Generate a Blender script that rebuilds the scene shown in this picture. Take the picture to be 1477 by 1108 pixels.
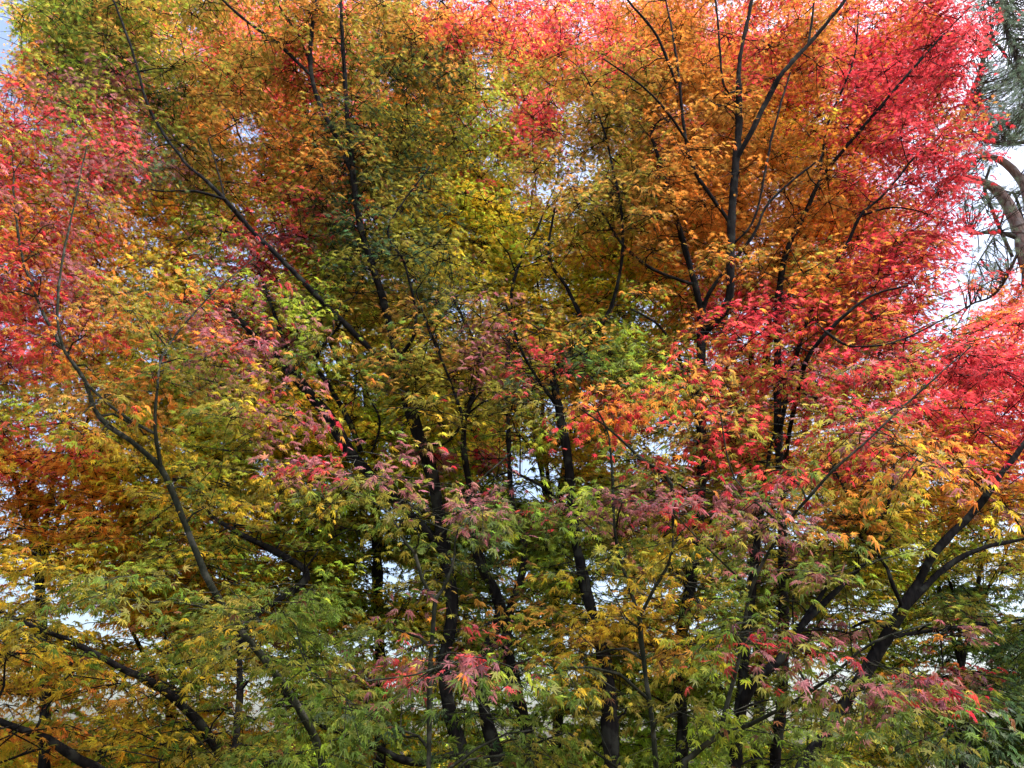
import bpy, math, random
import numpy as np
from mathutils import Vector, kdtree
for o in list(bpy.data.objects): bpy.data.objects.remove(o)
R = math.radians
rng = np.random.default_rng(11)
random.seed(5)
scene = bpy.context.scene
col = scene.collection
# ---------------------------------------------------------------- camera
PITCH = R(27.0); CAMZ = 1.6; LENS = 26.0
W, H = 1477.0, 1108.0
FPX = W * LENS / 36.0
cd = bpy.data.cameras.new('camera'); cam = bpy.data.objects.new('camera', cd); col.objects.link(cam)
cam.location = (0, 0, CAMZ); cam.rotation_euler = (math.pi / 2 + PITCH, 0, 0)
cd.lens = LENS; cd.sensor_width = 36; cd.sensor_fit = 'HORIZONTAL'; cd.clip_end = 2000; cd.clip_start = 0.05
scene.camera = cam
# ---------------------------------------------------------------- sky, sun, exposure
SUN_EL, SUN_AZ = R(64), R(95)          # azimuth from +Y (into the picture), clockwise seen from above
world = bpy.data.worlds.new('World'); scene.world = world; world.use_nodes = True
nt = world.node_tree; nt.nodes.clear()
sky = nt.nodes.new('ShaderNodeTexSky'); sky.sky_type = 'NISHITA'; sky.sun_disc = False
sky.sun_elevation = SUN_EL; sky.sun_rotation = SUN_AZ
sky.air_density = 1.0; sky.dust_density = 5.0; sky.ozone_density = 1.0
bgn = nt.nodes.new('ShaderNodeBackground'); bgn.inputs['Strength'].default_value = 0.15
out = nt.nodes.new('ShaderNodeOutputWorld')
nt.links.new(sky.outputs[0], bgn.inputs[0]); nt.links.new(bgn.outputs[0], out.inputs[0])
sd = bpy.data.lights.new('sun', 'SUN'); sun = bpy.data.objects.new('sun', sd); col.objects.link(sun)
sd.energy = 2.2; sd.angle = R(80.0); sd.color = (1.0, 0.95, 0.88)
sdir = Vector((math.sin(SUN_AZ) * math.cos(SUN_EL), math.cos(SUN_AZ) * math.cos(SUN_EL), math.sin(SUN_EL)))
sun.rotation_euler = sdir.to_track_quat('Z', 'Y').to_euler()
vs = scene.view_settings
scene.display_settings.display_device = 'sRGB'
vs.view_transform = 'Standard'; vs.look = 'None'; vs.exposure = 1.5; vs.gamma = 1.0; vs.use_curve_mapping = False
scene.cycles.use_denoising = True
scene.cycles.max_bounces = 12; scene.cycles.diffuse_bounces = 10; scene.cycles.glossy_bounces = 2
scene.cycles.transmission_bounces = 5; scene.cycles.sample_clamp_indirect = 6
scene.cycles.use_adaptive_sampling = True; scene.cycles.adaptive_threshold = 0.02

# ---------------------------------------------------------------- projection helpers
CT, ST = math.cos(PITCH), math.sin(PITCH)
def P(px, py, Y):
    u = (np.asarray(px, float) - W / 2) / FPX; v = (H / 2 - np.asarray(py, float)) / FPX
    dx, dy, dz = u, CT - v * ST, ST + v * CT
    t = Y / dy
    return np.stack([dx * t, dy * t, dz * t + CAMZ], -1)
def proj(p):
    x, y, z = p[..., 0], p[..., 1], p[..., 2] - CAMZ
    d = np.maximum(y * CT + z * ST, 0.05); up = -y * ST + z * CT
    return W / 2 + FPX * x / d, H / 2 - FPX * up / d, d

# ---------------------------------------------------------------- materials
def new_mat(name):
    m = bpy.data.materials.new(name); m.use_nodes = True; m.node_tree.nodes.clear(); return m, m.node_tree
def leaf_material(name, trans=0.55, gloss=0.3):
    m, t = new_mat(name); N, L = t.nodes, t.links
    at = N.new('ShaderNodeAttribute'); at.attribute_name = 'leaf_colour'
    nz = N.new('ShaderNodeTexNoise'); nz.inputs['Scale'].default_value = 60; nz.inputs['Detail'].default_value = 3
    tc = N.new('ShaderNodeTexCoord'); L.new(tc.outputs['Object'], nz.inputs['Vector'])
    mr = N.new('ShaderNodeMapRange'); mr.inputs[1].default_value = .3; mr.inputs[2].default_value = .7; mr.inputs[3].default_value = .75; mr.inputs[4].default_value = 1.2
    L.new(nz.outputs[0], mr.inputs[0])
    mx = N.new('ShaderNodeVectorMath'); mx.operation = 'SCALE'; L.new(at.outputs['Color'], mx.inputs[0]); L.new(mr.outputs[0], mx.inputs['Scale'])
    pr = N.new('ShaderNodeBsdfPrincipled'); pr.inputs['Roughness'].default_value = .5; pr.inputs['Specular IOR Level'].default_value = gloss
    L.new(mx.outputs[0], pr.inputs['Base Color'])
    tr = N.new('ShaderNodeBsdfTranslucent')
    s2 = N.new('ShaderNodeVectorMath'); s2.operation = 'SCALE'; s2.inputs['Scale'].default_value = 1.38; L.new(mx.outputs[0], s2.inputs[0])
    L.new(s2.outputs[0], tr.inputs['Color'])
    mi = N.new('ShaderNodeMixShader'); mi.inputs[0].default_value = trans
    L.new(pr.outputs[0], mi.inputs[1]); L.new(tr.outputs[0], mi.inputs[2])
    o = N.new('ShaderNodeOutputMaterial'); L.new(mi.outputs[0], o.inputs[0]); return m
def bark_material(name, c0, c1, c2, scale=9.0, bump=.5):
    m, t = new_mat(name); N, L = t.nodes, t.links
    tc = N.new('ShaderNodeTexCoord'); mp = N.new('ShaderNodeMapping'); mp.inputs['Scale'].default_value = (1, 1, .22)
    L.new(tc.outputs['Object'], mp.inputs[0])
    n1 = N.new('ShaderNodeTexNoise'); n1.inputs['Scale'].default_value = scale * 4; n1.inputs['Detail'].default_value = 6; L.new(mp.outputs[0], n1.inputs['Vector'])
    n2 = N.new('ShaderNodeTexNoise'); n2.inputs['Scale'].default_value = scale; n2.inputs['Detail'].default_value = 3; L.new(tc.outputs['Object'], n2.inputs['Vector'])
    r1 = N.new('ShaderNodeValToRGB'); e = r1.color_ramp.elements; e[0].position = .35; e[0].color = (*c0, 1); e[1].position = .65; e[1].color = (*c1, 1)
    L.new(n1.outputs[0], r1.inputs[0])
    r2 = N.new('ShaderNodeValToRGB'); e = r2.color_ramp.elements; e[0].position = .52; e[0].color = (0, 0, 0, 1); e[1].position = .64; e[1].color = (1, 1, 1, 1)
    L.new(n2.outputs[0], r2.inputs[0])
    mx = N.new('ShaderNodeMixRGB'); L.new(r2.outputs[0], mx.inputs[0]); L.new(r1.outputs[0], mx.inputs[1]); mx.inputs[2].default_value = (*c2, 1)
    pr = N.new('ShaderNodeBsdfPrincipled'); pr.inputs['Roughness'].default_value = .9; pr.inputs['Specular IOR Level'].default_value = .12; L.new(mx.outputs[0], pr.inputs['Base Color'])
    bp = N.new('ShaderNodeBump'); bp.inputs['Strength'].default_value = bump; bp.inputs['Distance'].default_value = .02
    L.new(n1.outputs[0], bp.inputs['Height']); L.new(bp.outputs[0], pr.inputs['Normal'])
    o = N.new('ShaderNodeOutputMaterial'); L.new(pr.outputs[0], o.inputs[0]); return m
M_LEAF = leaf_material('maple_leaf', .6, .2)
M_LEAF_NEAR = leaf_material('maple_leaf_glossy', .56, .3)
M_NEEDLE = leaf_material('pine_needle', .25, .3)
M_BARK = bark_material('dark_maple_bark', (.004, .0036, .004), (.014, .012, .012), (.03, .031, .026))
M_BARK_GREEN = bark_material('smooth_grey_green_bark', (.012, .014, .009), (.028, .031, .02), (.06, .06, .048), 14, .25)
M_BARK_PINE = bark_material('red_pine_bark', (.10, .07, .062), (.30, .21, .19), (.24, .21, .20), 7, .9)
M_BARK_PDARK = bark_material('dark_pine_bark', (.03, .025, .022), (.08, .06, .05), (.1, .08, .07), 7, .9)

# ---------------------------------------------------------------- mesh helpers
def make_mesh(name, V, F, mat, parent=None, colour=None, smooth=False):
    V = np.ascontiguousarray(V, dtype=np.float32).reshape(-1, 3); F = np.ascontiguousarray(F, dtype=np.int32)
    k = F.shape[1]; me = bpy.data.meshes.new(name)
    me.vertices.add(len(V)); me.vertices.foreach_set('co', V.ravel())
    me.loops.add(F.size); me.loops.foreach_set('vertex_index', F.ravel())
    me.polygons.add(len(F)); me.polygons.foreach_set('loop_start', np.arange(0, F.size, k, dtype=np.int32))
    if smooth: me.polygons.foreach_set('use_smooth', np.ones(len(F), dtype=bool))
    if colour is not None:
        ca = me.color_attributes.new('leaf_colour', 'FLOAT_COLOR', 'POINT')
        c4 = np.ones((len(V), 4), np.float32); c4[:, :3] = colour; ca.data.foreach_set('color', c4.ravel())
    me.update(calc_edges=True); me.materials.append(mat)
    o = bpy.data.objects.new(name, me); col.objects.link(o)
    if parent is not None:
        o.parent = parent
    return o
def tubes(pts, rad, sides):
    """pts (N,K,3), rad (N,K) -> verts, quads"""
    N_, K, _ = pts.shape
    tan = np.empty_like(pts); tan[:, 1:-1] = pts[:, 2:] - pts[:, :-2]; tan[:, 0] = pts[:, 1] - pts[:, 0]; tan[:, -1] = pts[:, -1] - pts[:, -2]
    tan /= np.linalg.norm(tan, axis=-1, keepdims=True) + 1e-9
    ref = np.zeros((N_, 1, 3)); main = tan.mean(1)
    ax = np.argmin(np.abs(main), axis=1); ref[np.arange(N_), 0, ax] = 1
    a = np.cross(tan, ref); a /= np.linalg.norm(a, axis=-1, keepdims=True) + 1e-9
    b = np.cross(tan, a)
    th = np.arange(sides) * 2 * math.pi / sides
    ring = a[:, :, None] * np.cos(th)[None, None, :, None] + b[:, :, None] * np.sin(th)[None, None, :, None]
    V = pts[:, :, None] + ring * (rad[:, :, None, None] if rad.ndim == 2 else rad[..., None])
    i = np.arange(N_)[:, None, None] * K * sides; k = np.arange(K - 1)[None, :, None] * sides; s = np.arange(sides)[None, None]
    s2 = (s + 1) % sides
    F = np.stack([i + k + s, i + k + s2, i + k + sides + s2, i + k + sides + s], -1).reshape(-1, 4)
    return V.reshape(-1, 3), F
def smooth_line(p, r, step=.07):
    p = np.asarray(p, float); r = np.asarray(r, float)
    q = np.vstack([2 * p[0] - p[1], p, 2 * p[-1] - p[-2]]); op, orr = [], []
    for i in range(len(p) - 1):
        n = max(2, int(np.linalg.norm(p[i + 1] - p[i]) / step)); t = np.linspace(0, 1, n, endpoint=False)[:, None]
        a, b, c, d = q[i], q[i + 1], q[i + 2], q[i + 3]
        op.append(.5 * (2 * b + (c - a) * t + (2 * a - 5 * b + 4 * c - d) * t ** 2 + (3 * b - a - 3 * c + d) * t ** 3))
        orr.append(r[i] + (r[i + 1] - r[i]) * t[:, 0])
    return np.vstack(op + [p[-1:]]), np.concatenate(orr + [r[-1:]])
def limb(name, pts, rad, mat, parent, base, sides=12):
    """one bark-covered limb, slightly crooked and knobbly"""
    n = len(pts)
    wob = np.cumsum(rng.normal(0, .0022, (n, 3)), 0); wob -= wob[0]; wob -= np.linspace(0, 1, n)[:, None] * wob[-1]
    pts = pts + wob
    rr = rad * (1 + .07 * np.sin(np.arange(n) * .9 + rng.uniform(0, 6)) + rng.normal(0, .05, n))
    prof = 1 + .08 * np.sin(np.arange(sides) * 2 * math.pi / sides * 2 + 1)
    R_ = rr[None, :, None] * prof[None, None, :] * (1 + rng.normal(0, .03, (1, n, sides)))
    V, F = tubes(pts[None], R_, sides)
    V = V - base
    return make_mesh(name, V, F, mat, parent, smooth=True)

# ---------------------------------------------------------------- leaf templates (unit span, y = tip, z = up)
def leaf_template(kind):
    if kind == 'near': ang = [-128, -82, -40, 0, 40, 82, 128]; ln = [.42, .8, .98, 1.05, .98, .8, .42]
    elif kind == 'mid': ang = [-120, -78, -38, 0, 38, 78, 120]; ln = [.42, .78, .95, 1.0, .95, .78, .42]
    else: ang = [-92, -46, 0, 46, 92]; ln = [.75, .95, 1.05, .95, .75]
    V = [(0, 0, 0)]; F = []
    nl = len(ang); notch = []
    for i in range(nl + 1):
        if i == 0: a = ang[0] - 22
        elif i == nl: a = ang[-1] + 22
        else: a = (ang[i - 1] + ang[i]) / 2
        r = .16 if i in (0, nl) else (.25 if kind != 'far' else .30)
        notch.append(len(V)); V.append((r * math.sin(R(a)), r * math.cos(R(a)), .035))
    for i in range(nl):
        a = R(ang[i]); L = ln[i]
        d = (math.sin(a), math.cos(a)); n = (math.cos(a), -math.sin(a))
        tip = len(V); V.append((d[0] * L, d[1] * L, -.22 * L * L))
        if kind == 'near':
            for s in (-1, 1):
                V.append((d[0] * L * .5 + n[0] * .105 * s * L, d[1] * L * .5 + n[1] * .105 * s * L, -.03))
            F += [(0, notch[i], tip + 1), (0, tip + 1, tip), (0, tip, tip + 2), (0, tip + 2, notch[i + 1])]
        else:
            F += [(0, notch[i], tip), (0, tip, notch[i + 1])]
    if kind == 'near':      # petiole
        k = len(V); V += [(-.018, -.55, -.02), (.018, -.55, -.02), (0, 0, .01)]; F.append((k, k + 1, k + 2))
    V = np.array(V, float); V[:, 1] += .1
    V[:, :2] *= .56
    V[:, 2] *= .6
    return V, np.array(F)
TPL = {k: leaf_template(k) for k in ('near', 'mid', 'far')}

# ---------------------------------------------------------------- foliage hues over the place
PAL = {'r': (.46, .034, .048), 's': (.66, .085, .095), 'o': (.62, .235, .04), 'a': (.47, .245, .05), 'y': (.56, .40, .035),
       'l': (.29, .36, .035), 'v': (.27, .245, .038), 'g': (.13, .19, .028), 'd': (.055, .10, .042), 'm': (.34, .125, .14)}  # d: dark green, also carries the shade of the upper clumps as leaf colour
GRID = """lv vg vag val av va vao av av aor or rs rso ao ao aor rao oa oro ro rs rs
so lg vg vgv av va oar avg vd vad va ar av va ao ao oar oar rs rs r rs
sor sgl rvs dvg va va ov vd vd vd vl ar va va oa a ao yor rso rs ra rr
rs rsm sr dvm av av voa ad dv vd lv va va va ao aoo oa oa ro rs rs rs
ro rvo ro v val vyr vs d da dvy ylv va va va oa oo oa oa ora ra rs rr
mor mar ov vy vml mr vl vd vd d vy yl oa oa vo oav oav ov ro rso sr rv
ar mra avo vog rvo lmg l vla va vd vma va yoa lg la ro ro ro roa rsa rgv rs
sor aov rov gva vgm mrv lg vga vga va vm vdr dg lgv gla roa ra ram rvm rv rs rs
lv va av vao vg vym om yog vg vy v vd roa lov ya rao rav rvm vrm ra rs rs
sro oyl oy yv va vya ma mra mva mrg gr glr gl gv va vra var vrg ar oa aoy ro
os os oy vo vgy yv vgy vg gv gvm gm gmr gl mrv mg mgv vmg var ov aoy yao yor
yvo oy ovl lv yg yg gy gy gv gv gd gl glv gv yv vg mrg gvr gv yv yvg yav
gvy gv gv gl gv gv g g gvm gv gva gva yv ya yag yv gy gv gv gv gv gv
yv gy gy gv gvy gv gy gv gms so gvm yv ya yag ya yg mrv gvm vgm voy mry dg
ya yog ya yg gv gv gy gv gyr gd g g gy gv gv gl gv vgm gvm gvm gvr dg
yo yov yg gy gv gv gy g gd gd gd gv gv g gl gl g g gv gdv dg dg"""
GRIDB = """loa sly os os oa or osr ors sor sr s
sol ovs oa oas ovl yls yl oas oy sro s
soy yo yls ysl yo yyl ol o o or ors
osm oys yl oyl yol yo oay lyo ory sro so
ssoy yo yo yyo yl lya ya yv oy yov yos
oys oyy yv vyl vl gl lv yv yg yo yv
yog yg oyg gyo gy gl lgy ygo gy gyo gd
yo oyg yo yo yo gl gl gl gly gy gd"""
def parse(g, back):
    rows = [r.split() for r in g.strip().split('\n')]; n = len(rows[0])
    tab = np.zeros((len(rows), n, 6, 3))
    for i, r in enumerate(rows):
        for j, c in enumerate(r):
            if back:
                if i >= 5 and j >= 3: c = c.replace('o', 'l')
                if i in (3, 4) and j in (1, 2, 3): c = 'yyl'
                if i >= 5 and j <= 2: c = 'yylo'
                if i in (2, 3) and 4 <= j <= 6: c = 'yyl'  # yellow stands in for light where the upper crowns shade the centre
            else:
                if i in (3, 4, 5) and j in (8, 9): c = 'dvv'  # shade of the dark clump put into the leaf colour
                if i in (7, 8, 9) and 14 <= j <= 19: c = c.replace('y', 'o').replace('s', 'r') + 'rv'
                if 1 <= i <= 4 and j <= 2: c = c + 'mv'
                if 9 <= i <= 13 and j <= 5: c = c.replace('o', 'y').replace('a', 'l').replace('s', 'o')
                if i == 13 and j in (8, 9): c = 'gvl'
                if i >= 14: c = c.replace('r', 'g').replace('s', 'g')
                if i >= 11 and not (j <= 4 or 12 <= j <= 14): c = c.replace('y', 'l' if i % 2 else 'g', 1)
                if i >= 10 and j >= 12: c = c.replace('s', 'm').replace('r', 'm')
            for k in range(6): tab[i, j, k] = PAL[c[k % len(c)]]
    return tab
TABA, TABB = parse(GRID, False), parse(GRIDB, True)
# sprays that have turned on their own, and behind also sunlit glow put into leaf colour: (px, py, rx, ry, hues, layer 0 = standing in front, 1 = behind)
TURNED_OR_SUNLIT = [(620, 966, 125, 16, 'smm', 0), (640, 935, 50, 14, 'os', 0), (705, 965, 55, 22, 'mms', 0), (540, 680, 110, 26, 'mmv', 0), (440, 625, 55, 45, 'mmr', 0), (1125, 935, 55, 40, 'mmrv', 0),
          (1120, 800, 75, 22, 'mvm', 0), (1370, 975, 60, 30, 'mvrv', 0), (885, 600, 60, 30, 'ors', 0), (770, 515, 30, 22, 's', 0), (395, 345, 50, 22, 'rm', 0), (990, 740, 60, 18, 'mr', 0),
          (395, 490, 45, 30, 'mmr', 0), (1290, 700, 60, 20, 'vm', 0), (1080, 445, 90, 30, 'rs', 0), (300, 470, 60, 22, 'rmo', 0), (700, 700, 60, 25, 'mg', 0),
          (735, 120, 60, 34, 'vlv', 1), (735, 120, 60, 34, 'vla', 0), (720, 210, 50, 40, 'vly', 1), (850, 170, 40, 60, 'vla', 1), (772, 170, 40, 38, 'ss', 1), (672, 278, 30, 26, 'sr', 1), (670, 330, 85, 75, 'yyl', 1), (60, 650, 90, 60, 'osoo', 1), (80, 730, 110, 50, 'oyo', 1), (30, 455, 60, 40, 'os', 1), (700, 350, 50, 50, 'yl', 1)]
def hue(p, px, py, back, jit):
    tab = TABB if back else TABA; r, c = tab.shape[:2]; n = len(px)
    x = px + rng.normal(0, jit, n); y = py + rng.normal(0, jit, n)
    i = np.clip((y / H * r).astype(int), 0, r - 1); j = np.clip((x / W * c).astype(int), 0, c - 1)
    # neighbouring sprays turn together: the pick follows a slow field through the crown
    f = .5 + .32 * np.sin(p[:, 0] * 4.1 + 1.5 * np.sin(p[:, 2] * 3.3)) * np.cos(p[:, 1] * 2.9 + p[:, 2] * 2.2) + .22 * np.sin(p[:, 2] * 6.3 + p[:, 0] * 5.2 - p[:, 1] * 3.7) + rng.normal(0, .13, n)
    k = np.clip((f * 6).astype(int), 0, 5); out = tab[i, j, k]
    for gx, gy, rx, ry, cs, ly in TURNED_OR_SUNLIT:
        if ly != int(back): continue
        q = ((x - gx) / rx) ** 2 + ((y - gy) / ry) ** 2; m = q < rng.uniform(.6, 1.2, n)
        if m.any(): out[m] = np.array([PAL[cs[a % len(cs)]] for a in k])[m]
    return out

# where the sky shows between the crowns: (px, py, rx, ry, keep)
GAPS = [(-20, 40, 42, 95, 0), (702, 105, 18, 40, .1), (690, 75, 15, 20, .1), (352, 188, 30, 22, .08), (335, 132, 16, 14, .15), (430, 110, 22, 14, .25),
        (278, 118, 12, 22, .3), (133, 290, 14, 12, .2), (768, 690, 45, 38, .1), (740, 640, 40, 40, .3), (790, 585, 16, 22, .05), (815, 620, 16, 24, .2),
        (560, 835, 38, 32, .12), (528, 575, 26, 22, .15), (500, 545, 22, 18, .3), (470, 560, 14, 24, .3), (360, 1005, 32, 36, .06), (320, 985, 38, 16, .25), (372, 1050, 28, 14, .2),
        (868, 850, 26, 24, .05), (125, 893, 24, 18, .12), (88, 755, 22, 14, .15), (98, 795, 12, 8, .2), (380, 800, 28, 16, .2), (300, 820, 26, 14, .25),
        (350, 465, 18, 16, .1), (1412, 115, 30, 42, .08), (1482, 120, 62, 200, .0), (1460, 290, 52, 90, .0), (1432, 395, 36, 34, .15), (1360, 385, 18, 12, .3),
        (1440, 835, 40, 22, .15), (1350, 920, 62, 18, .25), (1320, 935, 24, 18, .2), (795, 970, 32, 14, .25), (805, 1050, 18, 34, .35), (1060, 765, 30, 16, .35),
        (1110, 32, 28, 34, .3), (1035, 20, 20, 18, .3), (1240, 35, 40, 18, .35), (945, 90, 18, 14, .35), (810, 95, 18, 12, .3), (215, 930, 20, 10, .3),
        (10, 945, 16, 20, .3), (430, 945, 40, 14, .4), (545, 940, 26, 18, .3), (480, 905, 34, 12, .4), (606, 938, 14, 10, .2), (235, 1030, 20, 10, .3), (165, 1000, 14, 10, .3),
        (1220, 1075, 24, 18, .3), (1400, 960, 24, 18, .4), (20, 1010, 30, 16, .4), (1345, 700, 20, 14, .4), (1420, 770, 30, 12, .4), (715, 640, 20, 10, .3), (960, 845, 12, 14, .4), (620, 600, 8, 8, .4),
        (440, 880, 22, 10, .4), (655, 130, 14, 14, .4), (610, 205, 16, 12, .4)]
# openings in the near crowns only, where the trees behind show through
WINDOWS = [(778, 172, 50, 42, .05), (690, 320, 80, 80, .08), (830, 425, 60, 45, .35), (60, 690, 90, 45, .25), (705, 1045, 95, 45, .3), (885, 1060, 40, 60, .3), (600, 600, 30, 50, .55), (430, 570, 55, 40, .55), (640, 820, 40, 50, .4), (560, 830, 50, 40, .3), (360, 1000, 60, 40, .35), (1340, 850, 90, 50, .45), (1185, 885, 70, 35, .4), (765, 670, 55, 45, .35), (772, 168, 44, 44, .12), (662, 290, 42, 52, .15), (60, 680, 95, 70, .25), (120, 770, 90, 30, .3), (880, 410, 60, 40, .45), (540, 600, 30, 30, .6), (30, 455, 50, 40, .45), (750, 420, 60, 50, .4), (600, 690, 60, 30, .5), (690, 370, 50, 40, .4)]
LIMB_Y = np.full((int(H) // 3 + 1, int(W) // 3 + 1), -9.0)
def note_limbs(boughs):
    for bn, pl in boughs:
        for a, b in zip(pl[:-1], pl[1:]):
            n = int(math.hypot(a[0] - b[0], a[1] - b[1]) / 4) + 2
            for t in np.linspace(0, 1, n):
                x, y, Yl, w = [a[i] + (b[i] - a[i]) * t for i in range(4)]
                if w < 3.5: continue
                r = int((w * .55 + 5) / 3); i0, j0 = int(y / 3), int(x / 3)
                i1, i2, j1, j2 = max(0, i0 - r), min(LIMB_Y.shape[0], i0 + r + 1), max(0, j0 - r), min(LIMB_Y.shape[1], j0 + r + 1)
                if i1 < i2 and j1 < j2: LIMB_Y[i1:i2, j1:j2] = np.maximum(LIMB_Y[i1:i2, j1:j2], Yl)
def limb_keep(px, py, Y):
    i, j = np.clip((py / 3).astype(int), 0, LIMB_Y.shape[0] - 1), np.clip((px / 3).astype(int), 0, LIMB_Y.shape[1] - 1)
    infront = (Y < LIMB_Y[i, j] - .04) & (px > 0) & (px < W) & (py > 0) & (py < H)
    pk = np.clip(.42 + .48 * np.sin(px * .045 + 2 * np.sin(py * .028)), .1, .85)
    return ~infront | (rng.random(len(px)) < pk)
def gap_keep(px, py, soft=1.0, back=False):
    keep = np.ones(len(px))
    wob = .38 * np.sin(px * .11 + 1.3 * np.sin(py * .07)) * np.sin(py * .13 + 1.7 * np.sin(px * .09)) + .28 * np.sin(px * .27 + py * .19) * np.sin(py * .31 - px * .12)
    for gx, gy, rx, ry, k in (GAPS if back else GAPS + WINDOWS):
        rx, ry = (rx * .95, ry * .95) if gy > 500 else (rx * .85, ry * .85)
        q = np.sqrt(((px - gx) / rx) ** 2 + ((py - gy) / ry) ** 2) + wob
        f = np.clip((q - .55) / (.9 * soft), 0, 1)
        keep = np.minimum(keep, k + (1 - k) * f)
    return rng.random(len(px)) < np.clip(keep, .001, 1) ** (1 / 3)      # asked once for branches, once for sprays, once for leaves

def norm(v): return v / (np.linalg.norm(v, axis=-1, keepdims=True) + 1e-9)

STAT = []; DENS = 2.3; LSZ = 1.22
# ---------------------------------------------------------------- tree builder
QUEUE = []
def build_tree(*a, **k): QUEUE.append((a, k))
def grow_tree(name, label, boughs, blobs, kind='mid', back=False, bark=M_BARK, leafmat=M_LEAF, group=None, tint=1.0, dens=1.0, leafsize=.07, category='maple tree', sprays_per=6, open_gaps=True):
    """boughs: list of (name, [(px,py,Y,width_px)...]); the first is the trunk and is run down to the ground."""
    root = bpy.data.objects.new(name, None); col.objects.link(root)
    lines = []
    for bi, (bn, pl) in enumerate(boughs):
        a = np.array([q[:3] for q in pl], float); p = P(a[:, 0], a[:, 1], a[:, 2])
        _, _, dd = proj(p); r = np.array([q[3] for q in pl]) * (.76 if not back else .85) / FPX * dd / 2
        if bn == 'trunk':
            d = p[0] - p[1]; g = p[0].copy(); g[:2] += .25 * d[:2] / max(.3, abs(d[2])); g[2] = -.05
            mid = (p[0] + g) / 2; mid[:2] = p[0][:2] * .6 + g[:2] * .4
            p = np.vstack([g, mid, p]); r = np.concatenate([[r[0] * 1.5, r[0] * 1.12], r])
            if bi == 0: base = g.copy(); base[2] = 0
        p, r = smooth_line(p, r); lines.append((bn, p, r))
    root.location = base
    root['label'] = label; root['category'] = category
    root['group'] = group or ('trees standing behind' if back else 'young maples in front' if name == 'maple_sapling' else 'maples growing close together')
    for bn, p, r in lines: limb(bn, p, np.maximum(r, .003), bark, root, base)
    nodes = np.vstack([p[len(p) // 8 if n != 'trunk' else len(p) // 3:] for n, p, r in lines])
    nrad = np.concatenate([r[len(p) // 8 if n != 'trunk' else len(p) // 3:] for n, p, r in lines])
    # cluster points
    cs = []
    for (cx, cy, rx, ry, Y0, Y1, dn) in blobs:
        Ym = (Y0 + Y1) / 2; _, _, d = proj(P(cx, cy, Ym)); dn = dn * np.interp(cy, [0, 350, 700, 1100], [1.05, .95, 1.2, 1.1] if back else [.8, .7, .85, .9]); area = math.pi * rx * ry / FPX ** 2 * d * d
        n = max(3, int(dn * dens * DENS * area / .085))
        t = rng.uniform(0, 2 * math.pi, n); q = np.sqrt(rng.uniform(0, 1, n)) * rng.uniform(.85, 1.12, n)
        px, py = cx + rx * q * np.cos(t), cy + ry * q * np.sin(t)
        k = gap_keep(px, py, 1.6, back) if open_gaps else np.ones(n, bool)
        cs.append(P(px[k], py[k], rng.uniform(Y0, Y1, n)[k]))
    C = np.vstack(cs); C = C[C[:, 2] > .5]
    # branches growing out of the boughs to the clusters, nearest first
    tw_p, tw_r = [], []
    kd = None
    def mk(nd):
        k = kdtree.KDTree(len(nd))
        for i, v in enumerate(nd): k.insert(v, i)
        k.balance(); return k
    nodes = list(nodes); nrad = list(nrad); kd = mk(nodes)
    d0 = np.array([kd.find(c)[2] for c in C]); order = np.argsort(d0)
    dirs = np.zeros_like(C); batch = max(12, len(C) // 14)
    for s in range(0, len(order), batch):
        add_n, add_r = [], []
        for i in order[s:s + batch]:
            c = C[i]
            # prefer a node a bit below so that twigs rise
            co, idx, dist = kd.find(c - np.array([0, 0, .25 * min(1, d0[i])]))
            a = np.array(co); L = np.linalg.norm(c - a) + 1e-6
            mid1 = a + (c - a) * .35 + np.array([0, 0, .10 * L]) + rng.normal(0, .05 * L, 3)
            mid2 = a + (c - a) * .7 + np.array([0, 0, .08 * L]) + rng.normal(0, .05 * L, 3)
            r0 = min(nrad[idx] * .8, .006 + .008 * L); r1 = max(.0022, r0 * .45)
            pts = np.array([a, mid1, mid2, c]); tw_p.append(pts); tw_r.append([r0, r0 * .8, r0 * .6, r1])
            dirs[i] = (c - mid2) / (np.linalg.norm(c - mid2) + 1e-6)
            add_n += [mid1, mid2, c]; add_r += [r0 * .8, r0 * .6, max(r1, .003)]
        nodes += add_n; nrad += add_r; kd = mk(nodes)
    # sprays: flat fans of twigs
    nC = len(C); K = sprays_per
    az = np.arctan2(dirs[:, 1], dirs[:, 0])[:, None] + np.linspace(-2.3, 2.3, K)[None] + rng.normal(0, .35, (nC, K))
    el = rng.normal(-.04, .22, (nC, K)) + .25 * dirs[:, 2:3]
    L = rng.uniform(.2, .48, (nC, K)) * (1.0 if not back else 1.15)
    D = np.stack([np.cos(az) * np.cos(el), np.sin(az) * np.cos(el), np.sin(el)], -1).reshape(-1, 3); L = L.reshape(-1)
    B = np.repeat(C, K, 0) + rng.normal(0, .02, (nC * K, 3))
    tt = np.array([0, .5, 1.0]); SP = B[:, None] + D[:, None] * (L[:, None] * tt)[..., None]
    SP[:, :, 2] -= (L[:, None] * tt ** 2 * .16); SP[:, 1] += rng.normal(0, .012, (len(B), 3))
    SR = np.stack([np.full(len(B), .0034), np.full(len(B), .0024), np.full(len(B), .0013)], -1) * (.8 if kind == 'near' else 1.6)
    if back: SR *= 1.4
    pxs, pys, _ = proj(SP[:, 2]); kp = gap_keep(pxs, pys, 1.0, back) if open_gaps else np.ones(len(pxs), bool)
    SP, SR, D, L, B = SP[kp], SR[kp], D[kp], L[kp], B[kp]
    v1, f1 = tubes(np.array(tw_p), np.array(tw_r), 5); v2, f2 = tubes(SP, SR, 3)
    tw = make_mesh('twigs', np.vstack([v1, v2]) - base, np.vstack([f1, f2 + len(v1)]), bark, root, smooth=True)
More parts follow.
